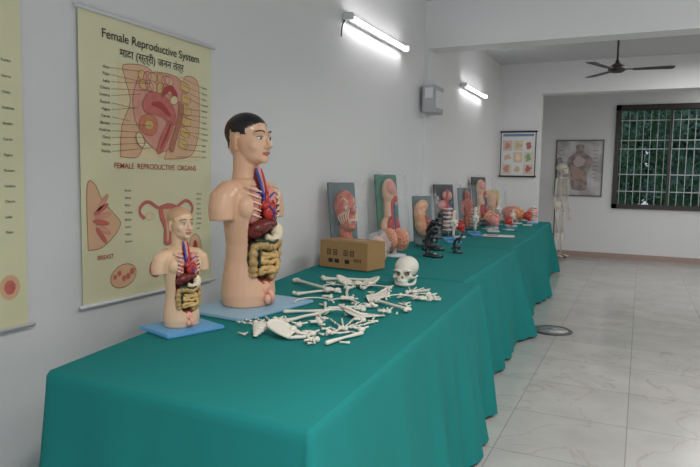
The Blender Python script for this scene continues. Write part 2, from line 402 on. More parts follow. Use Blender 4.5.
def hip(bm,both=True):
    for sx in ((-1,1) if both else (1,)):
        P=[(0,0,.01),(.03,.05,.03),(.085,.08,.05),(.11,.04,.06),(.09,-.01,.04),(.05,-.04,.02),(.03,-.085,.01),(.01,-.07,.008)]
        P=[(sx*(x+.02)*.85,y*.85,z*.85) for x,y,z in P]
        tube(bm,spline(P+[P[0]],3),.0065,8); 
        a=[bm.verts.new((sx*(x+.02)*.85,y*.85,z*.85)) for x,y,z in [(0,0,.014),(.03,.05,.034),(.085,.08,.054),(.11,.04,.064),(.09,-.01,.044),(.05,-.04,.024)]]
        bm.faces.new(a); ell(bm,(sx*.065,-.022,.025),.015,sub=2)
    if both: ell(bm,(0,.02,.02),(.025,.038,.012),sub=2)
def sacrum(bm):
    for i in range(5): ell(bm,(0,-.02*i,.02-.003*i),(.034-.006*i,.013,.014-.002*i),sub=2)
def scap(bm):
    P=[(0,0,.008),(.09,.02,.012),(.10,.05,.03),(.07,.06,.02),(.0,.08,.01),(-.06,-.03,.006)]
    tube(bm,P+[P[0]],.0045,6); a=[bm.verts.new(p) for p in P]; bm.faces.new(a); tube(bm,[(0,.04,.012),(.06,.045,.03),(.11,.06,.04)],[.004,.005,.007]); ell(bm,(.10,.035,.02),.010,sub=2)
def hand(bm,s=1):
    for i in range(5):
        a=math.radians(-30+i*16); r=0; seg=[.062,.034,.024,.018] if i else [.045,.03,.02]
        r=.035
        for L in seg:
            L*=s; p=V((math.cos(a)*r,math.sin(a)*r,.007)); q=V((math.cos(a)*(r+L*.85),math.sin(a)*(r+L*.85),.008)); m=(p+q)/2+V((0,0,.003))
            tube(bm,[p,m,q],[.0050,.0030,.0046],6); r+=L
    for i in range(7): ell(bm,(random.uniform(0,.03),random.uniform(-.025,.025),.008),.008,sub=2)
def fibula(bm,L): tube(bm,[(-L/2,0,.008),(-L*.45,0,.008),(0,.004,.008),(L*.45,0,.008),(L/2,0,.008)],[.006,.009,.005,.008,.006],8)
bones=empty("disarticulated_skeleton_bones",(0,0,TZ+.002))
random.seed(11)
L=[("femur",lambda b:long_bone(b,.34,.0095),-1.53,2.80,150),("tibia",lambda b:long_bone(b,.28,.008),-1.28,2.70,115),("humerus",lambda b:long_bone(b,.22,.0075),-1.20,2.14,75),("ulna",lambda b:fibula(b,.20),-1.22,2.36,120),
("radius",lambda b:fibula(b,.18),-1.26,2.24,35),("femur_2",lambda b:long_bone(b,.28,.009),-1.44,3.06,20),("hip_bone",lambda b:hip(b,False),-1.08,1.82,130),("hip_bone_2",hip,-1.33,2.93,20),("scapula",scap,-1.10,2.64,60),("scapula_2",scap,-1.00,2.32,170),
("sacrum",sacrum,-1.24,1.88,20),("hand_bones",hand,-.98,2.04,100),("hand_bones_2",hand,-1.22,1.95,150),("foot_bones",lambda b:hand(b,.8),-.97,2.76,20),("foot_bones_2",lambda b:hand(b,.8),-1.02,2.90,80),("humerus_2",lambda b:long_bone(b,.22,.0075),-.98,2.54,150),("fibula",lambda b:fibula(b,.24),-1.12,2.42,45),("fibula_2",lambda b:fibula(b,.2),-.92,1.93,75),("tibia_2",lambda b:long_bone(b,.24,.007),-1.42,2.66,60)]
for nm,fn,x,y,a in L:
    bm=bmesh.new(); fn(bm); obj(bm,nm,ivory,bones,True,Matrix.Translation((x,y,.001))@Matrix.Rotation(math.radians(a),4,'Z'))
for i,(x,y,a) in enumerate([(-1.20,2.47,0),(-1.30,2.40,40),(-1.08,2.2,90),(-1.12,2.76,150),(-1.20,2.86,10),(-.98,2.66,60),(-1.38,2.80,100)]):
    bm=bmesh.new(); rib(bm,random.uniform(.14,.20)); obj(bm,"rib_%d"%(i+1),ivory,bones,True,Matrix.Translation((x,y,.004+.004*(i%3)))@Matrix.Rotation(math.radians(a),4,'Z'))
pos=[(-1.0,1.96),(-1.04,1.91),(-1.10,1.90),(-.91,2.05),(-1.15,2.0),(-1.28,2.04),(-1.05,2.38),(-1.2,2.58),(-1.06,2.5),(-1.3,2.56),(-1.03,2.78),(-1.15,2.94),(-.92,2.88),(-1.46,2.9),(-1.27,3.01),(-.97,2.2),(-1.10,2.08),(-1.13,2.12),(-1.31,1.95),(-.94,2.40),(-1.18,2.28),(-1.35,2.72),(-.99,1.85),(-1.03,2.87)]
for i,(x,y) in enumerate(pos):
    bm=bmesh.new(); vert(bm); obj(bm,"vertebra_%d"%(i+1),ivory,bones,True,Matrix.Translation((x,y,0))@Matrix.Rotation(random.uniform(0,6.28),4,'Z'))
bm=bmesh.new()
for i in range(75):
    x=random.uniform(-1.36,-.90); y=random.uniform(1.80,2.95)
    if x<-1.28 and y<2.6: continue
    a=random.uniform(0,6.28); Lh=random.uniform(.008,.022); d=V((math.cos(a)*Lh,math.sin(a)*Lh,0)); c=V((x,y,.005))
    tube(bm,[c-d,c,c+d],[.0052,.0034,.005],6)
obj(bm,"phalanges",ivory,bones)

# ---------------------------------------------------------------- posters
black=mat("black_ink",(.02,.02,.02),.6); paper=mat("poster_paper",(.80,.77,.50),.35,var=.04,vscale=3); darkred=mat("print_red",(.48,.05,.04),.4)
MW=Matrix(((0,0,1,0),(1,0,0,0),(0,1,0,0),(0,0,0,1)))
def flat(root,nm,pts,m,z):
    bm=bmesh.new(); bm.faces.new([bm.verts.new((x,y,z)) for x,y in pts]); me=bpy.data.meshes.new(nm); bm.to_mesh(me); bm.free(); return link(me,nm,m,root)
def cs(pts,k=5):
    q=spline([(p[0],p[1],0) for p in pts+[pts[0]]],k)[:-1]; return [(p.x,p.y) for p in q]
def oval(cx,cy,rx,ry,a=0,n=28,wob=0,seed=0):
    o=[]
    for i in range(n):
        t=2*math.pi*i/n; k=1+wob*noise.noise(V((math.cos(t)*1.3,math.sin(t)*1.3,seed)))
        x=rx*math.cos(t)*k;y=ry*math.sin(t)*k; o.append((cx+x*math.cos(a)-y*math.sin(a),cy+x*math.sin(a)+y*math.cos(a)))
    return o
def text(root,nm,s,x,y,size,m,z=.003,al='CENTER',sx=1):
    c=bpy.data.curves.new(nm,'FONT'); c.body=s; c.size=size; c.align_x=al; c.offset=size*.005
    o=bpy.data.objects.new(nm,c); sc.collection.objects.link(o); c.materials.append(m); o.parent=root; o.location=(x,y,z); o.scale=(sx,1,1); return o
def stroke(bm,pts,w,z):
    pts=[V((p[0],p[1],z)) for p in pts]
    for a,b_ in zip(pts,pts[1:]):
        d=(b_-a).normalized(); s=V((-d.y,d.x,0))*w/2
        bm.faces.new([bm.verts.new(q) for q in (a-s,b_-s,b_+s,a+s)])
def rods(root,W,H):
    bm=bmesh.new()
    for y in (0,H): tube(bm,[(-.02,y,.008),(W+.02,y,.008)],.008,10)
    obj(bm,"hanging_rods",white,root)
def sheet(root,W,H,m,seed=0):
    bm=bmesh.new(); nx,ny=12,16
    g=[[bm.verts.new((W*i/nx,H*j/ny,0)) for i in range(nx+1)] for j in range(ny+1)]
    for j in range(ny):
        for i in range(nx): bm.faces.new((g[j][i],g[j][i+1],g[j+1][i+1],g[j+1][i]))
    return obj(bm,"printed_sheet",m,root,True)
pflesh=mat("print_flesh",(.80,.50,.30),.4,var=.12,vscale=10); ppink=mat("print_pink",(.66,.17,.14),.4,var=.3,vscale=30); pcream=mat("print_cream",(.85,.70,.42),.4,var=.1,vscale=20)
plight=mat("print_light",(.78,.36,.27),.4,var=.2,vscale=20); pblue=mat("print_blue",(.15,.25,.45),.4); pyel=mat("print_yellow",(.76,.50,.18),.4,var=.25,vscale=40); pedge=mat("print_brown",(.35,.14,.08),.4)
W,H=.83,1.2
ps=empty("female_reproductive_system_poster",M=Matrix.Translation((WL+.012,1.78,.78))@MW)
sheet(ps,W,H,paper); rods(ps,W,H)
text(ps,"title","Female Reproductive System",W/2+.01,H-.095,.053,black,sx=1)
text(ps,"title_hindi","मादा (स्त्री) जनन तंत्र",W/2,H-.155,.048,black)
text(ps,"subtitle","FEMALE  REPRODUCTIVE  ORGANS",W*.53,H*.475,.034,darkred)
def shape(nm,pts,m,z,edge=.003):
    p=cs(pts)
    bm=bmesh.new(); stroke(bm,p+[p[0]],edge,z+.0003); obj(bm,nm+"_outline",pedge,ps,False); flat(ps,nm,p,m,z)
flat(ps,"print_panel",[(.20,.615),(.74,.615),(.74,1.02),(.20,1.02)],pcream,.0008)
shape("print_thigh",[(.21,.62),(.22,.75),(.27,.86),(.24,.96),(.24,1.015),(.40,1.015),(.42,.86),(.38,.74),(.34,.66),(.30,.62)],pflesh,.0012)
shape("print_buttock",[(.48,.62),(.52,.70),(.60,.76),(.64,.88),(.62,1.015),(.72,1.015),(.735,.88),(.725,.74),(.66,.64)],pflesh,.0012)
shape("print_cavity",[(.32,.98),(.285,.88),(.30,.78),(.36,.70),(.46,.65),(.56,.71),(.63,.80),(.64,.92),(.59,1.005),(.44,1.015)],plight,.0018)
for i in range(6): shape("print_vertebra_%d"%i,[(.60+.012*i-.003*i*i,1.0-.055*i),(.655+.012*i-.003*i*i,.985-.055*i),(.65+.012*i-.003*i*i,.95-.055*i),(.595+.012*i-.003*i*i,.96-.055*i)],pyel,.0024,.002)
random.seed(9)
for i in range(12): shape("print_intestine_%d"%i,oval(.345+.036*(i%6)+random.uniform(-.01,.01),.985-.040*(i//6),.028,.021,random.uniform(-1,1),7),(pyel,plight,pflesh)[i%3],.0024+.0001*i,.003)
shape("print_uterus",[(.34,.86),(.38,.915),(.47,.915),(.54,.87),(.56,.80),(.52,.78),(.48,.81),(.42,.82),(.36,.825)],ppink,.0040)
shape("print_uterus_cavity",[(.40,.875),(.46,.88),(.52,.835),(.51,.82),(.45,.85),(.40,.86)],darkred,.0046,.001)
shape("print_fallopian",[(.46,.90),(.48,.95),(.53,.965),(.57,.93),(.555,.89),(.54,.92),(.515,.94),(.49,.92)],darkred,.0042)
shape("print_ovary",oval(.545,.90,.028,.02,.4,9),pcream,.0050)
shape("print_bladder",[(.33,.80),(.38,.818),(.43,.795),(.43,.75),(.40,.725),(.35,.73),(.32,.765)],mat("print_orange",(.72,.24,.12),.4,var=.25,vscale=30),.0040)
shape("print_bladder_in",oval(.38,.77,.028,.02,.2,9),pyel,.0046,.001)
shape("print_vagina",[(.51,.80),(.54,.79),(.515,.73),(.46,.65),(.43,.655),(.455,.72)],ppink,.0038)
shape("print_vagina_in",[(.515,.785),(.525,.785),(.50,.73),(.455,.67),(.45,.67),(.485,.73)],darkred,.0043,.001)
shape("print_rectum",[(.58,.90),(.615,.88),(.60,.80),(.57,.74),(.54,.66),(.515,.67),(.54,.74),(.57,.81)],mat("print_rectum",(.50,.20,.10),.4,var=.2,vscale=30),.0036)
shape("print_pubis",oval(.325,.70,.022,.035,.5,9),pcream,.0042)
bm=bmesh.new()
random.seed(2)
for i in range(13):
    y=.64+i*.029; stroke(bm,[(.16,y),(.24+random.uniform(.02,.16),y+random.uniform(-.01,.03))],.0013,.006); stroke(bm,[(.75,y),(.60+random.uniform(-.05,.04),y+random.uniform(-.01,.03))],.0013,.006)
obj(bm,"leader_lines",black,ps,False)
names=["Fundus","Uterus","Ovary","Fimbriae","Bladder","Cervix","Vagina","Rectum","Urethra","Clitoris","Labia","Pubis","Anus"]
for i in range(13):
    y=.635+i*.029; text(ps,"label_l%d"%i,names[i],.155,y,.017,black,al='RIGHT'); text(ps,"label_r%d"%i,names[-i-1],.755,y,.014,black,al='LEFT')
shape("print_breast",[(.03,.23),(.03,.49),(.07,.50),(.11,.43),(.17,.375),(.205,.335),(.175,.285),(.10,.235)],pflesh,.0012)
for i in range(6): shape("print_lobule_%d"%i,oval(.10+.01*(i%2),.285+i*.028,.045,.011,.35*(i-2.5),9),plight if i%2 else ppink,.002,.001)
shape("print_uterus_front",[(.44,.395),(.50,.41),(.56,.395),(.55,.34),(.525,.29),(.525,.22),(.475,.22),(.475,.29),(.45,.34)],ppink,.0016)
flat(ps,"print_uterus_inner",[(.465,.385),(.535,.385),(.51,.31),(.505,.23),(.495,.23),(.49,.31)],pflesh,.0022)
bm=bmesh.new()
for sx in (-1,1): stroke(bm,[(p.x,p.y) for p in spline([(.5+sx*x,y,0) for x,y in [(.055,.39),(.08,.40),(.12,.42),(.155,.415),(.18,.39),(.175,.365),(.15,.345)]],6)],.016,.002)
obj(bm,"print_fallopian_tubes",ppink,ps,False)
for sx in (-1,1): shape("print_ovary_%d"%(sx+2),oval(.5+sx*.12,.355,.026,.017,0,9),pcream,.0024,.001)
shape("print_vulva",oval(.70,.17,.05,.08,0,10),pflesh,.0014); shape("print_vulva_in",oval(.70,.17,.018,.05,0,9),darkred,.002,.001)
shape("print_ovum",oval(.42,.11,.042,.042,0,12),ppink,.0014); shape("print_ovum_in",oval(.42,.11,.024,.024,0,12),plight,.002,.001)
shape("print_follicles",oval(.22,.10,.075,.05,.2,12),pflesh,.0014)
for i in range(5): shape("print_follicle_%d"%i,oval(.17+.025*i,.10+.015*math.sin(i*2),.010+.001*i,.010+.001*i,0,9),ppink,.002,.001)
text(ps,"label_breast","BREAST",.12,.185,.026,darkred); text(ps,"label_uterus","UTERUS",.5,.18,.022,darkred); text(ps,"label_ext","EXTERNAL GENITALIA",.66,.055,.016,darkred)
for i in range(8): text(ps,"small_label_%d"%i,names[i],.23,.47-.032*i,.013,black,al='LEFT'); text(ps,"small_label_r%d"%i,names[i+3],.71,.45-.025*i,.012,black,al='LEFT')
# adjacent poster
p2=empty("anatomy_wall_chart",M=Matrix.Translation((WL+.012,.76,.76))@MW)
sheet(p2,.77,1.22,paper); rods(p2,.77,1.22)
text(p2,"title","Digestive System",.38,1.11,.062,black)
flat(p2,"print_torso",oval(.36,.62,.2,.36,0,30,.2,3),pflesh,.0012); flat(p2,"print_liver",oval(.34,.75,.12,.05,.1,26,.3,3),darkred,.0018); flat(p2,"print_gut",oval(.36,.52,.12,.12,0,26,.3,9),ppink,.0018)
for i in range(12): text(p2,"label_%d"%i,names[i],.69,.95-.055*i,.013,black,al='LEFT')
flat(p2,"print_detail",oval(.70,.15,.04,.045),pflesh,.0014); flat(p2,"print_detail2",oval(.70,.15,.022,.026),ppink,.0018)

# chart on partition (facing -Y): local x->X, y->Z, z->-Y
MB=Matrix(((1,0,0,0),(0,0,-1,0),(0,1,0,0),(0,0,0,1)))
pc=empty("nutrition_picture_chart",M=Matrix.Translation((-2.00,9.69,1.42))@MB)
wp=mat("chart_white",(.78,.78,.76),.4)
sheet(pc,.52,.68,wp)
bm=bmesh.new()
for y in (0,.68): addbox(bm,(-.02,y-.012,0),(.54,y+.012,.02))
for x in (-.005,.515): addbox(bm,(x,0,0),(x+.01,.68,.008))
obj(bm,"rods",black,pc,False)
flat(pc,"header",[(.03,.61),(.49,.61),(.49,.645),(.03,.645)],pblue,.002)
cols=[mat("p1",(.62,.30,.25),.4),mat("p2",(.65,.50,.28),.4),mat("p3",(.50,.16,.13),.4),mat("p4",(.70,.48,.36),.4),pcream,mat("print_green",(.25,.40,.22),.4)]
for r in range(3):
    for c in range(3):
        x=.10+c*.16; y=.11+r*.18
        flat(pc,"panel_%d_%d"%(r,c),[(x-.07,y-.078),(x+.07,y-.078),(x+.07,y+.078),(x-.07,y+.078)],[mat("pp%d%d"%(r,c),(.72,.64,.50),.4),wp,mat("pq%d%d"%(r,c),(.70,.55,.48),.4)][(r+c)%3],.002)
        flat(pc,"picture_%d_%d"%(r,c),oval(x,y,.045,.047,0,18,.8,r*4+c),cols[(r*3+c)%6],.004)
# framed chart on back wall
gloss=mat("glossy_chart",(.62,.61,.60),.12,col2=(.42,.40,.39),vscale=3)
xr=empty("anatomy_wall_chart",M=Matrix.Translation((-1.44,11.985,1.12))@MB)
sheet(xr,.78,.98,gloss)
bm=bmesh.new()
addbox(bm,(-.02,-.02,0),(0,1.0,.015)); addbox(bm,(.78,-.02,0),(.80,1.0,.015)); addbox(bm,(-.02,-.02,0),(.8,0,.015)); addbox(bm,(-.02,.98,0),(.8,1.0,.015))
obj(bm,"frame",mat("grey_frame",(.12,.115,.11),.4),xr,False)
flat(xr,"print_body",cs([(.28,.10),(.24,.40),(.18,.62),(.28,.74),(.33,.78),(.33,.90),(.46,.90),(.46,.78),(.52,.74),(.62,.62),(.54,.40),(.52,.10)]),mat("chart_body",(.42,.32,.28),.2,col2=(.22,.18,.17),vscale=8),.002)
flat(xr,"print_lungs",oval(.39,.60,.10,.09,0,26,.3,2),mat("chart_lungs",(.52,.42,.38),.3),.003); flat(xr,"print_gut",oval(.39,.38,.09,.09,0,26,.3,2),mat("chart_gut",(.42,.28,.24),.3),.003)
for i in range(8): text(xr,"label_%d"%i,names[i],.04,.8-.07*i,.03,black,al='LEFT'); text(xr,"label_r%d"%i,names[i+4],.62,.8-.07*i,.03,black,al='LEFT')

# ---------------------------------------------------------------- tubes, box, fan
tubem=mat("tube_glow",(1,.98,1),.3,emit=16)
def tubelight(y0,y1,z,cable=False):
    r=empty("fluorescent_tube_light",(WL,0,0))
    bm=bmesh.new(); addbox(bm,(0.001,y0,z-.025),(.045,y1,z+.02),bevel=.004); addbox(bm,(0.02,y0-.005,z-.03),(.085,y0+.03,z+.02)); addbox(bm,(0.02,y1-.03,z-.03),(.085,y1+.005,z+.02))
    obj(bm,"batten",white,r,False)
    bm=bmesh.new(); tube(bm,[(.065,y0+.03,z-.01),(.065,y1-.03,z-.01)],.013,12); obj(bm,"tube",tubem,r)
    if cable:
        bm=bmesh.new(); tube(bm,spline([(.01,4.19,2.5),(.012,4.13,2.44),(.01,4.12,2.36)],4),.005,6); obj(bm,"loose_cable",black,r)
tubelight(4.15,5.38,2.515,True); tubelight(7.39,8.53,2.49)
eb=empty("electrical_switch_box",(WL+.036,5.80,2.0))
grey=mat("grey_metal_box",(.45,.46,.47),.4)
box("housing",(0,.1,0),(.13,.40,.27),grey,eb,.008); box("switch_panel",(.03,.096,.14),(.11,.101,.24),white,eb,.001); box("cover",(.13,.13,.05),(.137,.37,.22),white,eb,.002)
fan=empty("ceiling_fan",(-.33,7.9,-.04)); fdark=mat("fan_brown",(.03,.022,.02),.35)
bm=bmesh.new(); tube(bm,[(0,0,2.74),(0,0,CH+.04)],.012,12)
lathe(bm,[(.0,CH-.05),(.03,CH-.045),(.055,CH+.02),(.05,CH+.04)]); lathe(bm,[(0,2.655),(.06,2.66),(.10,2.685),(.10,2.72),(.06,2.745),(.025,2.77),(.02,2.80)])
obj(bm,"motor_and_rod",fdark,fan)
bm=bmesh.new()
for a in (5,125,245):
    q=bmesh.new(); addbox(q,(.09,-.02,-.003),(.2,.02,.003))
    vs=[q.verts.new(p) for p in [(.17,-.045,-.004),(.56,-.065,.004),(.60,-.05,.004),(.60,.05,-.006),(.56,.065,-.008),(.17,.045,-.008)]]
    f=q.faces.new(vs); ex=bmesh.ops.extrude_face_region(q,geom=[f]); bmesh.ops.translate(q,vec=(0,0,.006),verts=[v for v in ex['geom'] if isinstance(v,bmesh.types.BMVert)])
    bmesh.ops.transform(q,matrix=Matrix.Translation((0,0,2.695))@Matrix.Rotation(math.radians(a),4,'Z'),verts=q.verts)
    t=bpy.data.meshes.new("t"); q.to_mesh(t); q.free(); bm.from_mesh(t)
obj(bm,"blades",fdark,fan,False)
# round floor drain cover
dc=empty("round_drain_cover",(-.66,5.7,0))
bm=bmesh.new(); lathe(bm,[(0,.001),(.18,.001),(.18,.008),(.172,.014),(.150,.014),(.146,.009),(0,.009)],40)
obj(bm,"cover_rim",mat("drain_rim",(.06,.06,.06),.35),dc)
bm=bmesh.new(); lathe(bm,[(0,.0085),(.144,.0085),(.144,.0115),(0,.0115)],40); obj(bm,"cover_plate",mat("grey_disc",(.20,.21,.20),.35,col2=(.34,.34,.33),vscale=12),dc)
bm=bmesh.new(); tube(bm,spline([(-.03,0,.011),(-.02,0,.022),(.02,0,.022),(.03,0,.011)],4),.004,6); obj(bm,"lift_handle",steel,dc)

# ---------------------------------------------------------------- carton
card=mat("brown_cardboard",(.38,.22,.085),.7,bump=.05,var=.08,vscale=6)
cb=empty("cardboard_box",(-1.87,3.52,TZ+.004),math.radians(-10))
box("carton",(0,0,0),(.37,.21,.175),card,cb,.003)
bm=bmesh.new()
def fb(x0,z0,x1,z1): addbox(bm,(x0,-.0012,z0),(x1,-.0002,z1))
for i,x in enumerate((.06,.11,.19,.24)):
    fb(x,.085,x+.03,.09); fb(x,.115,x+.03,.12); fb(x,.085,x+.005,.12); fb(x+.025,.085,x+.03,.12); fb(x+.012,.095,x+.018,.11)
for x in (.07,.12,.2): fb(x,.035,x+.035,.06)
for i in range(5): fb(.27+.012*i,.05,.275+.012*i,.07)
obj(bm,"printed_symbols",black,cb,False)
box("packing_tape",(-.0005,.09,.1755),(.3705,.13,.177),mat("tape",(.45,.30,.12),.3),cb)

# ---------------------------------------------------------------- wrapped display boards and organ models
plastic=mat("clear_plastic_wrap",(.9,.92,.95),.08,alpha=.10,bump=.6,bscale=18)
greenb=mat("board_green",(.04,.20,.13),.4); blackb=mat("board_black",(.03,.035,.04),.3); muscle=mat("muscle_red",(.52,.09,.055),.4,col2=(.62,.20,.12),vscale=30); whiteb=mat("board_white",(.7,.72,.74),.4); orange=mat("orange_flesh",(.75,.30,.12),.4,col2=(.8,.5,.3),vscale=20)
bluegrey=mat("board_bluegrey",(.10,.16,.17),.35)
def board(name,x,y,w,h,bm_,kind,rz=80,lean=-8,wrap=True,z0=TZ+.004):
    M=Matrix.Translation((x,y,z0))@Matrix.Rotation(math.radians(rz),4,'Z')@Matrix.Rotation(math.radians(lean),4,'X')
    r=empty(name,M=M)
    box("backing_board",(-w/2,0,.012),(w/2,.014,h),bm_,r,.006)
    box("foot",(-w*.4,-.03,0.004),(w*.4,.04,.016),bm_,r,.003)
    bm=bmesh.new(); c2=None
    if kind=='face':
        ell(bm,(0,-.02,h*.68),(w*.33,.08,h*.22)); ell(bm,(0,-.05,h*.50),(w*.24,.06,h*.15)); tube(bm,[(0,-.095,h*.66),(0,-.125,h*.58)],[.01,.018]); tube(bm,[(0,-.005,h*.2),(0,-.01,h*.45)],[w*.22,w*.19],16); ell(bm,(w*.32,-.02,h*.62),(.014,.025,.04)); ell(bm,(0,-.10,h*.41),(.028,.02,.022)); ell(bm,(0,-.01,h*.14),(w*.44,.05,h*.12))
        me=remesh(bm,"f",.0045,1)
        o=link(me,"muscle_head",[muscle,skin],r)
        for p in me.polygons:
            if p.center.z<h*.24: p.material_index=1
        bm=bmesh.new()
        for sx in (-1,1):
            for k in range(5): tube(bm,spline([(sx*(.018+.012*k),-.098+.007*k,h*(.63-.01*k)),(sx*(.034+.013*k),-.098+.011*k,h*(.54)),(sx*(.02+.009*k),-.103+.013*k,h*.45)],4),.0035,6)
            tube(bm,spline([(sx*w*.1,-.095,h*.73),(sx*w*.2,-.07,h*.78),(sx*w*.28,-.05,h*.70)],4),.004,6)
        obj(bm,"tendons",cream,r)
        bm=bmesh.new()
        for sx in (-1,1): ell(bm,(sx*w*.14,-.088,h*.655),.015,sub=2)
        tube(bm,spline([(-w*.1,-.105,h*.49),(0,-.115,h*.495),(w*.1,-.105,h*.49)],3),.007,6)
        obj(bm,"eyes_and_teeth",ivory,r)
        bm=bmesh.new()
        for sx in (-1,1): ell(bm,(sx*w*.14,-.101,h*.655),.006,sub=2)
        obj(bm,"pupils",hair,r)
    elif kind=='bust':
        ell(bm,(0,-.03,h*.76),(w*.28,.055,h*.18)); ell(bm,(w*.12,-.03,h*.64),(w*.17,.05,h*.10)); tube(bm,[(-.01,-.02,h*.42),(-.01,-.02,h*.65)],[w*.20,w*.17],14); ell(bm,(0,-.015,h*.28),(w*.42,.05,h*.18)); ell(bm,(w*.30,-.03,h*.71),(.018,.02,.014))
        me=remesh(bm,"f",.005,2); link(me,"bust",[skin],r)
        bm=bmesh.new(); ell(bm,(-w*.03,-.06,h*.80),(w*.19,.04,h*.11)); obj(bm,"exposed_brain",pink,r)
        bm=bmesh.new(); tube(bm,spline([(w*.02,-.07,h*.66),(-.01,-.06,h*.5),(-.01,-.065,h*.3)],5),.013,8); ell(bm,(-w*.12,-.05,h*.28),(w*.14,.03,h*.13)); ell(bm,(w*.16,-.05,h*.28),(w*.14,.03,h*.13)); ell(bm,(w*.10,-.065,h*.66),(w*.12,.025,h*.06)); obj(bm,"throat_and_lungs",red,r)
        bm=bmesh.new(); tube(bm,spline([(w*.10,-.07,h*.62),(.01,-.068,h*.5),(.012,-.07,h*.26)],5),.006,8); obj(bm,"veins",blue,r)
    elif kind=='figure':
        tube(bm,[(0,-.01,h*.2),(0,-.03,h*.45),(0,-.04,h*.62),(0,-.025,h*.74)],[w*.16,w*.2,w*.26,w*.1],14); ell(bm,(0,-.03,h*.83),(w*.14,.04,h*.10))
        for sx in (-1,1): tube(bm,[(sx*w*.2,-.02,h*.68),(sx*w*.34,-.02,h*.5),(sx*w*.3,-.03,h*.33)],[.024,.018,.012]); tube(bm,[(sx*w*.1,-.02,h*.28),(sx*w*.1,-.02,h*.06)],[.030,.016])
        me=remesh(bm,"f",.006,2)
        link(me,"muscle_figure",muscle,r)
    elif kind=='kidney':
        tube(bm,spline([(w*.12,-.02,h*.85),(-w*.2,-.03,h*.75),(-w*.27,-.035,h*.52),(-w*.15,-.03,h*.3),(w*.12,-.02,h*.22)],4),[.02,.04,.05,.052,.055,.055,.055,.05,.05,.05,.052,.05,.045,.04,.03,.02,.015],14)
        obj(bm,"kidney_section",orange,r)
        bm=bmesh.new()
        for i in range(6): ell(bm,(-w*.05+.02*math.sin(i),-.07,h*(.3+.09*i)),(.02,.012,.018),sub=2)
        tube(bm,spline([(w*.05,-.06,h*.5),(w*.2,-.05,h*.45),(w*.22,-.03,h*.1)],4),.012,8)
        obj(bm,"pyramids_and_ureter",red,r)
    elif kind=='organs':
        for i in range(4):
            ell(bm,(w*.18*math.sin(i*2.2),-.03,h*(.2+.19*i)),(w*.22,.04,h*.1))
        obj(bm,"relief_organs",pink,r)
        bm=bmesh.new(); tube(bm,spline([(0,-.06,h*.15),(w*.15,-.07,h*.4),(-w*.1,-.07,h*.6),(0,-.06,h*.88)],5),.014,8); ell(bm,(-w*.15,-.05,h*.5),(w*.12,.03,h*.08)); obj(bm,"relief_vessels",red,r)
        bm=bmesh.new(); tube(bm,spline([(w*.1,-.06,h*.15),(-w*.15,-.07,h*.35),(w*.15,-.07,h*.65)],5),.011,8); obj(bm,"relief_veins",blue,r)
    if wrap:
        bm=bmesh.new(); addbox(bm,(-w/2-.01,-.14,.016),(w/2+.01,.016,h+.015),bevel=.03); obj(bm,"plastic_case",plastic,r)
    return r
board("facial_muscle_model",-1.86,3.90,.24,.55,bluegrey,'face',62)
board("dissected_bust_model",-1.86,4.75,.24,.62,greenb,'bust',62)
board("kidney_section_model",-1.70,5.15,.20,.44,bluegrey,'kidney',50)
board("circulatory_system_model",-1.85,6.35,.30,.54,blackb,'organs',62)
board("muscular_figure_model",-1.86,7.25,.24,.50,bluegrey,'figure',62)
board("dissected_bust_model",-1.86,8.0,.28,.64,blackb,'bust',62)
board("kidney_section_model",-1.84,8.7,.26,.46,mat("board_yellow",(.6,.45,.1),.4),'kidney',62)

def brain(name,loc,s,m,rz=0,stand=True,dark=None):
    r=empty(name,loc,rz,s); bm=bmesh.new()
    for sx in (-1,1):
        vs=ell(bm,(0,0,0),(1,1,1),sub=6)
        for v in vs:
            d=v.co.normalized(); p=d*2.6+V((sx*3,1,2)); w=V((noise.noise(p*1.3),noise.noise(p*1.3+V((5,2,1))),noise.noise(p*1.3+V((1,8,3)))))*.7
            g=abs(noise.noise((p+w)*1.25)); h=min(1,g*5.5)
            k=1-.16*(1-h)
            v.co=V((sx*.030+d.x*.036*k,d.y*.088*k,.085+d.z*.058*k))
    me=mesh_from(bm,"brain"); 
    o=link(me,"brain_lobes",m,r,True)
    bm=bmesh.new()
    vs=ell(bm,(0,.055,.042),(.045,.032,.024),sub=4)
    tube(bm,[(0,.02,.05),(0,.03,.012)],[.017,.012],12)
    obj(bm,"cerebellum_and_stem",m,r)
    bm=bmesh.new(); lathe(bm,[(0,0),(.06,0),(.06,.01),(.012,.014),(.012,.04),(0,.04)]); obj(bm,"stand",whiteb,r)
    return r
peach=mat("peach_organ",(.80,.40,.27),.4,var=.15,vscale=20)
brain("brain_model",(-1.66,4.32,TZ),1.5,peach,math.radians(40))
def bag(name,loc,r0,core):
    bm=bmesh.new(); vs=ell(bm,(0,0,r0[2]),r0,sub=4)
    for v in vs: 
        v.co+=v.co.normalized()*.03*noise.noise(v.co*14); v.co.z=max(v.co.z,0.001)
    r=empty(name,loc); obj(bm,"bag",mat(name+"_plastic",(.80,.82,.86),.12,alpha=.28,bump=.6,bscale=30),r)
    bm=bmesh.new(); ell(bm,(0,0,r0[2]*.9),(r0[0]*.75,r0[1]*.75,r0[2]*.8)); ell(bm,(r0[0]*.3,0,r0[2]*.5),(r0[0]*.5,r0[1]*.5,r0[2]*.4)); obj(bm,"packed_organ",core,r)
bag("plastic_wrapped_organ_model",(-1.62,3.90,TZ),(.08,.08,.11),peach)

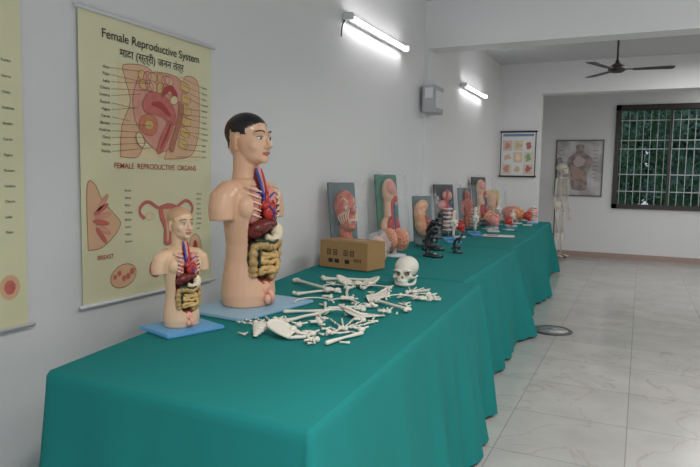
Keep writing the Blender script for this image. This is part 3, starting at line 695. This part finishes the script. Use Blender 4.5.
def microscope(loc,rz,s):
    r=empty("microscope",loc,rz,s); bm=bmesh.new()
    addbox(bm,(-.055,-.09,0),(.055,.08,.022),bevel=.008); 
    tube(bm,spline([(0,.06,.015),(0,.075,.09),(0,.07,.17),(0,.03,.215),(0,.0,.225)],5),[.024]*12+[.02]*9,10)
    addbox(bm,(-.055,-.06,.095),(.055,.045,.107),bevel=.003); tube(bm,[(0,-.02,.06),(0,-.02,.094)],[.018,.022],14)
    lathe(bm,[(0,0),(.028,0),(.03,.01),(.02,.022),(.02,.045),(0,.045)],20,Matrix.Translation((0,-.015,.165)))
    addbox(bm,(-.026,-.045,.205),(.026,.03,.25),bevel=.008)
    tube(bm,[(0,-.02,.235),(0,-.075,.30)],[.02,.018],14); tube(bm,[(0,-.07,.295),(0,-.085,.313)],[.022,.022],14)
    for sx in (-1,1): tube(bm,[(sx*.02,.07,.07),(sx*.055,.07,.07)],[.02,.02],14)
    obj(bm,"stand_and_head",blackb,r)
    bm=bmesh.new()
    for a in (0,120,240):
        M=Matrix.Translation((0,-.015,.167))@Matrix.Rotation(math.radians(a),4,'Z')@Matrix.Rotation(math.radians(18),4,'X'); lathe(bm,[(0,-.04),(.007,-.038),(.009,-.015),(.009,0),(0,0)],12,M)
    tube(bm,[(0,-.05,.27),(0,-.056,.277)],[.0195,.0195],14); tube(bm,[(.055,.07,.07),(.062,.07,.07)],[.012,.012],12)
    lathe(bm,[(0,.022),(.022,.022),(.02,.035),(0,.035)],16,Matrix.Translation((0,-.02,0)))
    obj(bm,"objectives",steel,r)
microscope((-1.40,4.45,TZ),math.radians(60),.85); microscope((-1.54,4.92,TZ),math.radians(55),1.0)
microscope((-1.30,4.80,TZ),math.radians(70),.5)

def joint(name,loc,rz,s,kind=0,m=None):
    r=empty(name,loc,rz,s); box("base",(-.07,-.06,0),(.07,.06,.015),blueb if kind!=2 else whiteb,r,.004)
    bm=bmesh.new(); tube(bm,[(0,0,.014),(0,0,.09)],.005,8); obj(bm,"rod",steel,r)
    bm=bmesh.new()
    if kind==0:
        tube(bm,spline([(.0,0,.07),(0.0,0,.13),(.005,0,.16)],4),[.012,.012,.013,.014,.016,.02,.024,.028,.03],12)
        for sx in (-1,1): ell(bm,(sx*.02,0,.165),(.02,.024,.02)); ell(bm,(sx*.02,-.003,.195),(.02,.024,.018))
        tube(bm,spline([(0,0,.19),(0,.01,.24),(.01,.02,.30)],4),[.03,.026,.02,.017,.015,.014,.014,.014,.014],12); ell(bm,(0,-.03,.185),(.014,.009,.017))
    elif kind==1:
        for i in range(6):
            z=.08+i*.036; ell(bm,(0,.01*math.sin(i*.7),z),(.024,.02,.012)); tube(bm,[(0,.02,z),(0,.05,z-.012)],[.007,.004]); 
            for sx in (-1,1): tube(bm,[(sx*.015,.015,z),(sx*.045,.022,z+.004)],[.006,.004])
    else:
        ell(bm,(0,0,.13),(.06,.045,.05)); ell(bm,(.03,-.02,.09),(.03,.03,.025)); tube(bm,spline([(-.05,0,.1),(-.06,.01,.16),(0,.01,.2),(.05,0,.17)],4),.012,8)
    obj(bm,"bones",m or (ivory if kind<2 else pink),r)
joint("knee_joint_model",(-1.57,5.62,TZ),.5,1.0,0); joint("vertebral_column_model",(-1.70,5.9,TZ),.7,1.15,1); joint("knee_joint_model",(-1.58,6.5,TZ),.9,1.0,0)
joint("vertebral_column_model",(-1.68,6.85,TZ),.3,1.0,1); joint("stomach_model",(-1.52,7.12,TZ),.3,1.0,2); joint("hip_joint_model",(-1.45,7.9,TZ),.2,.8,0)
joint("heart_model",(-1.66,6.18,TZ),.3,.85,2,red); joint("stomach_model",(-1.62,7.42,TZ),.8,1.1,2,orange); joint("heart_model",(-1.42,7.5,TZ),.8,.8,2,red)
joint("knee_joint_model",(-1.72,8.3,TZ),.2,1.1,0); joint("heart_model",(-1.36,8.5,TZ),.2,.9,2,red); joint("vertebral_column_model",(-1.34,8.85,TZ),.2,.9,1)
brain("brain_model",(-1.66,7.72,TZ),1.3,pink,.4); brain("brain_model",(-1.56,8.75,TZ),1.5,orange,.9); brain("brain_model",(-1.70,9.2,TZ),1.6,pink,1.2)
joint("stomach_model",(-1.40,9.2,TZ),.3,1.1,2); joint("stomach_model",(-1.52,8.2,TZ),.3,1.1,2)
bk=empty("open_booklet",(-1.34,6.55,TZ+.002),math.radians(8)); box("pages",(-.16,-.11,0),(.16,.11,.008),whiteb,bk,.002); box("cover",(-.165,-.115,-.001),(.165,.115,.002),darkred,bk); box("picture",(-.12,-.06,.0082),(.0,.05,.009),darkred,bk)

# ---------------------------------------------------------------- hanging skeleton
hs=empty("human_skeleton_on_stand",(-1.27,11.45,0),math.radians(65),1)
link(SK.copy(),"skull",ivory,hs,M=Matrix.Translation((0,0,1.50))@Matrix.Scale(1.15,4))
bm=bmesh.new()
P=spline([(0,.03,.88),(0,.0,1.05),(0,.04,1.25),(0,.02,1.42),(0,.02,1.53)],8); tube(bm,P,[.016+.005*(i%2) for i in range(len(P))],10)
for i in range(10):
    z=1.40-i*.033; wd=.07+.07*math.sin(min(1,(i+1)/7)*1.6)
    for sx in (-1,1): tube(bm,spline([(0,.04,z+.02),(sx*wd*.8,.05,z+.01),(sx*wd,-.02,z-.015),(sx*wd*.6,-.09,z-.03),(sx*.015,-.10,z-.02)],4),.006,6)
tube(bm,[(0,-.105,1.40),(0,-.11,1.18)],[.018,.012],8,flat=.4)
for sx in (-1,1):
    tube(bm,[(sx*.01,-.1,1.41),(sx*.09,-.04,1.43),(sx*.165,0,1.42)],.008,8)
    tube(bm,[(sx*.17,0,1.41),(sx*.19,.0,1.26),(sx*.20,0,1.10)],[.022,.011,.018],8); tube(bm,[(sx*.20,0,1.09),(sx*.205,-.02,.97),(sx*.21,-.04,.84)],[.014,.008,.012],8); tube(bm,[(sx*.215,.01,1.09),(sx*.22,-.03,.84)],.007,8)
    for k in range(5): tube(bm,[(sx*(.195+.009*k),-.04,.83),(sx*(.19+.013*k),-.05,.74),(sx*(.19+.013*k),-.055,.67+.01*abs(k-2))],.0055,6)
    tube(bm,[(sx*.10,0,.87),(sx*.095,0,.65),(sx*.08,0,.46)],[.028,.013,.028],10); tube(bm,[(sx*.08,0,.44),(sx*.08,.01,.25),(sx*.08,.01,.09)],[.026,.012,.018],10); tube(bm,[(sx*.105,.01,.43),(sx*.10,.01,.09)],.007,8)
    ell(bm,(sx*.08,.03,.07),(.022,.035,.022))
    for k in range(5): tube(bm,[(sx*(.068+.01*k),0,.07),(sx*(.065+.012*k),-.09,.05),(sx*(.063+.014*k),-.13,.045)],.007,6)
    ell(bm,(sx*.08,.01,.95),(.065,.022,.06),(0,sx*.5,sx*.4)); tube(bm,spline([(sx*.09,0,.9),(sx*.05,-.05,.86),(0,-.06,.87)],4),.012,8)
ell(bm,(0,.04,.92),(.035,.015,.05))
obj(bm,"bones",ivory,hs)
bm=bmesh.new(); tube(bm,[(0,.12,.04),(0,.12,1.74),(0,.06,1.78),(0,.02,1.70)],.010,10)
for a in range(5): t=a*2*math.pi/5; tube(bm,[(0,.12,.06),(.22*math.cos(t),.12+.22*math.sin(t),.035)],.012,8); ell(bm,(.22*math.cos(t),.12+.22*math.sin(t),.022),.022,sub=2)
obj(bm,"rolling_stand",mat("stand_dark",(.12,.12,.13),.4),hs)

# ---------------------------------------------------------------- light
w=bpy.data.worlds.new("world"); sc.world=w; w.use_nodes=True; w.node_tree.nodes["Background"].inputs[0].default_value=(.72,.80,.92,1); w.node_tree.nodes["Background"].inputs[1].default_value=.65
def area(name,loc,rot,size,e,col=(1,1,1)):
    L=bpy.data.lights.new(name,'AREA'); L.size=size; L.energy=e; L.color=col; o=bpy.data.objects.new(name,L); o.location=loc; o.rotation_euler=rot; sc.collection.objects.link(o)
area("ceiling_bounce_light",(.7,.2,2.9),(math.radians(15),math.radians(-35),0),1.4,205,(1,.98,.95))
area("room_light_mid",(1.4,4.2,3.0),(0,math.radians(-15),0),1.6,74,(1,.99,.98))
area("room_light_far",(1.0,8.2,3.0),(0,0,0),1.6,44,(1,.99,.98))
area("room_light_back",(1.5,11,3.0),(0,0,0),1.2,15,(1,.99,.98))
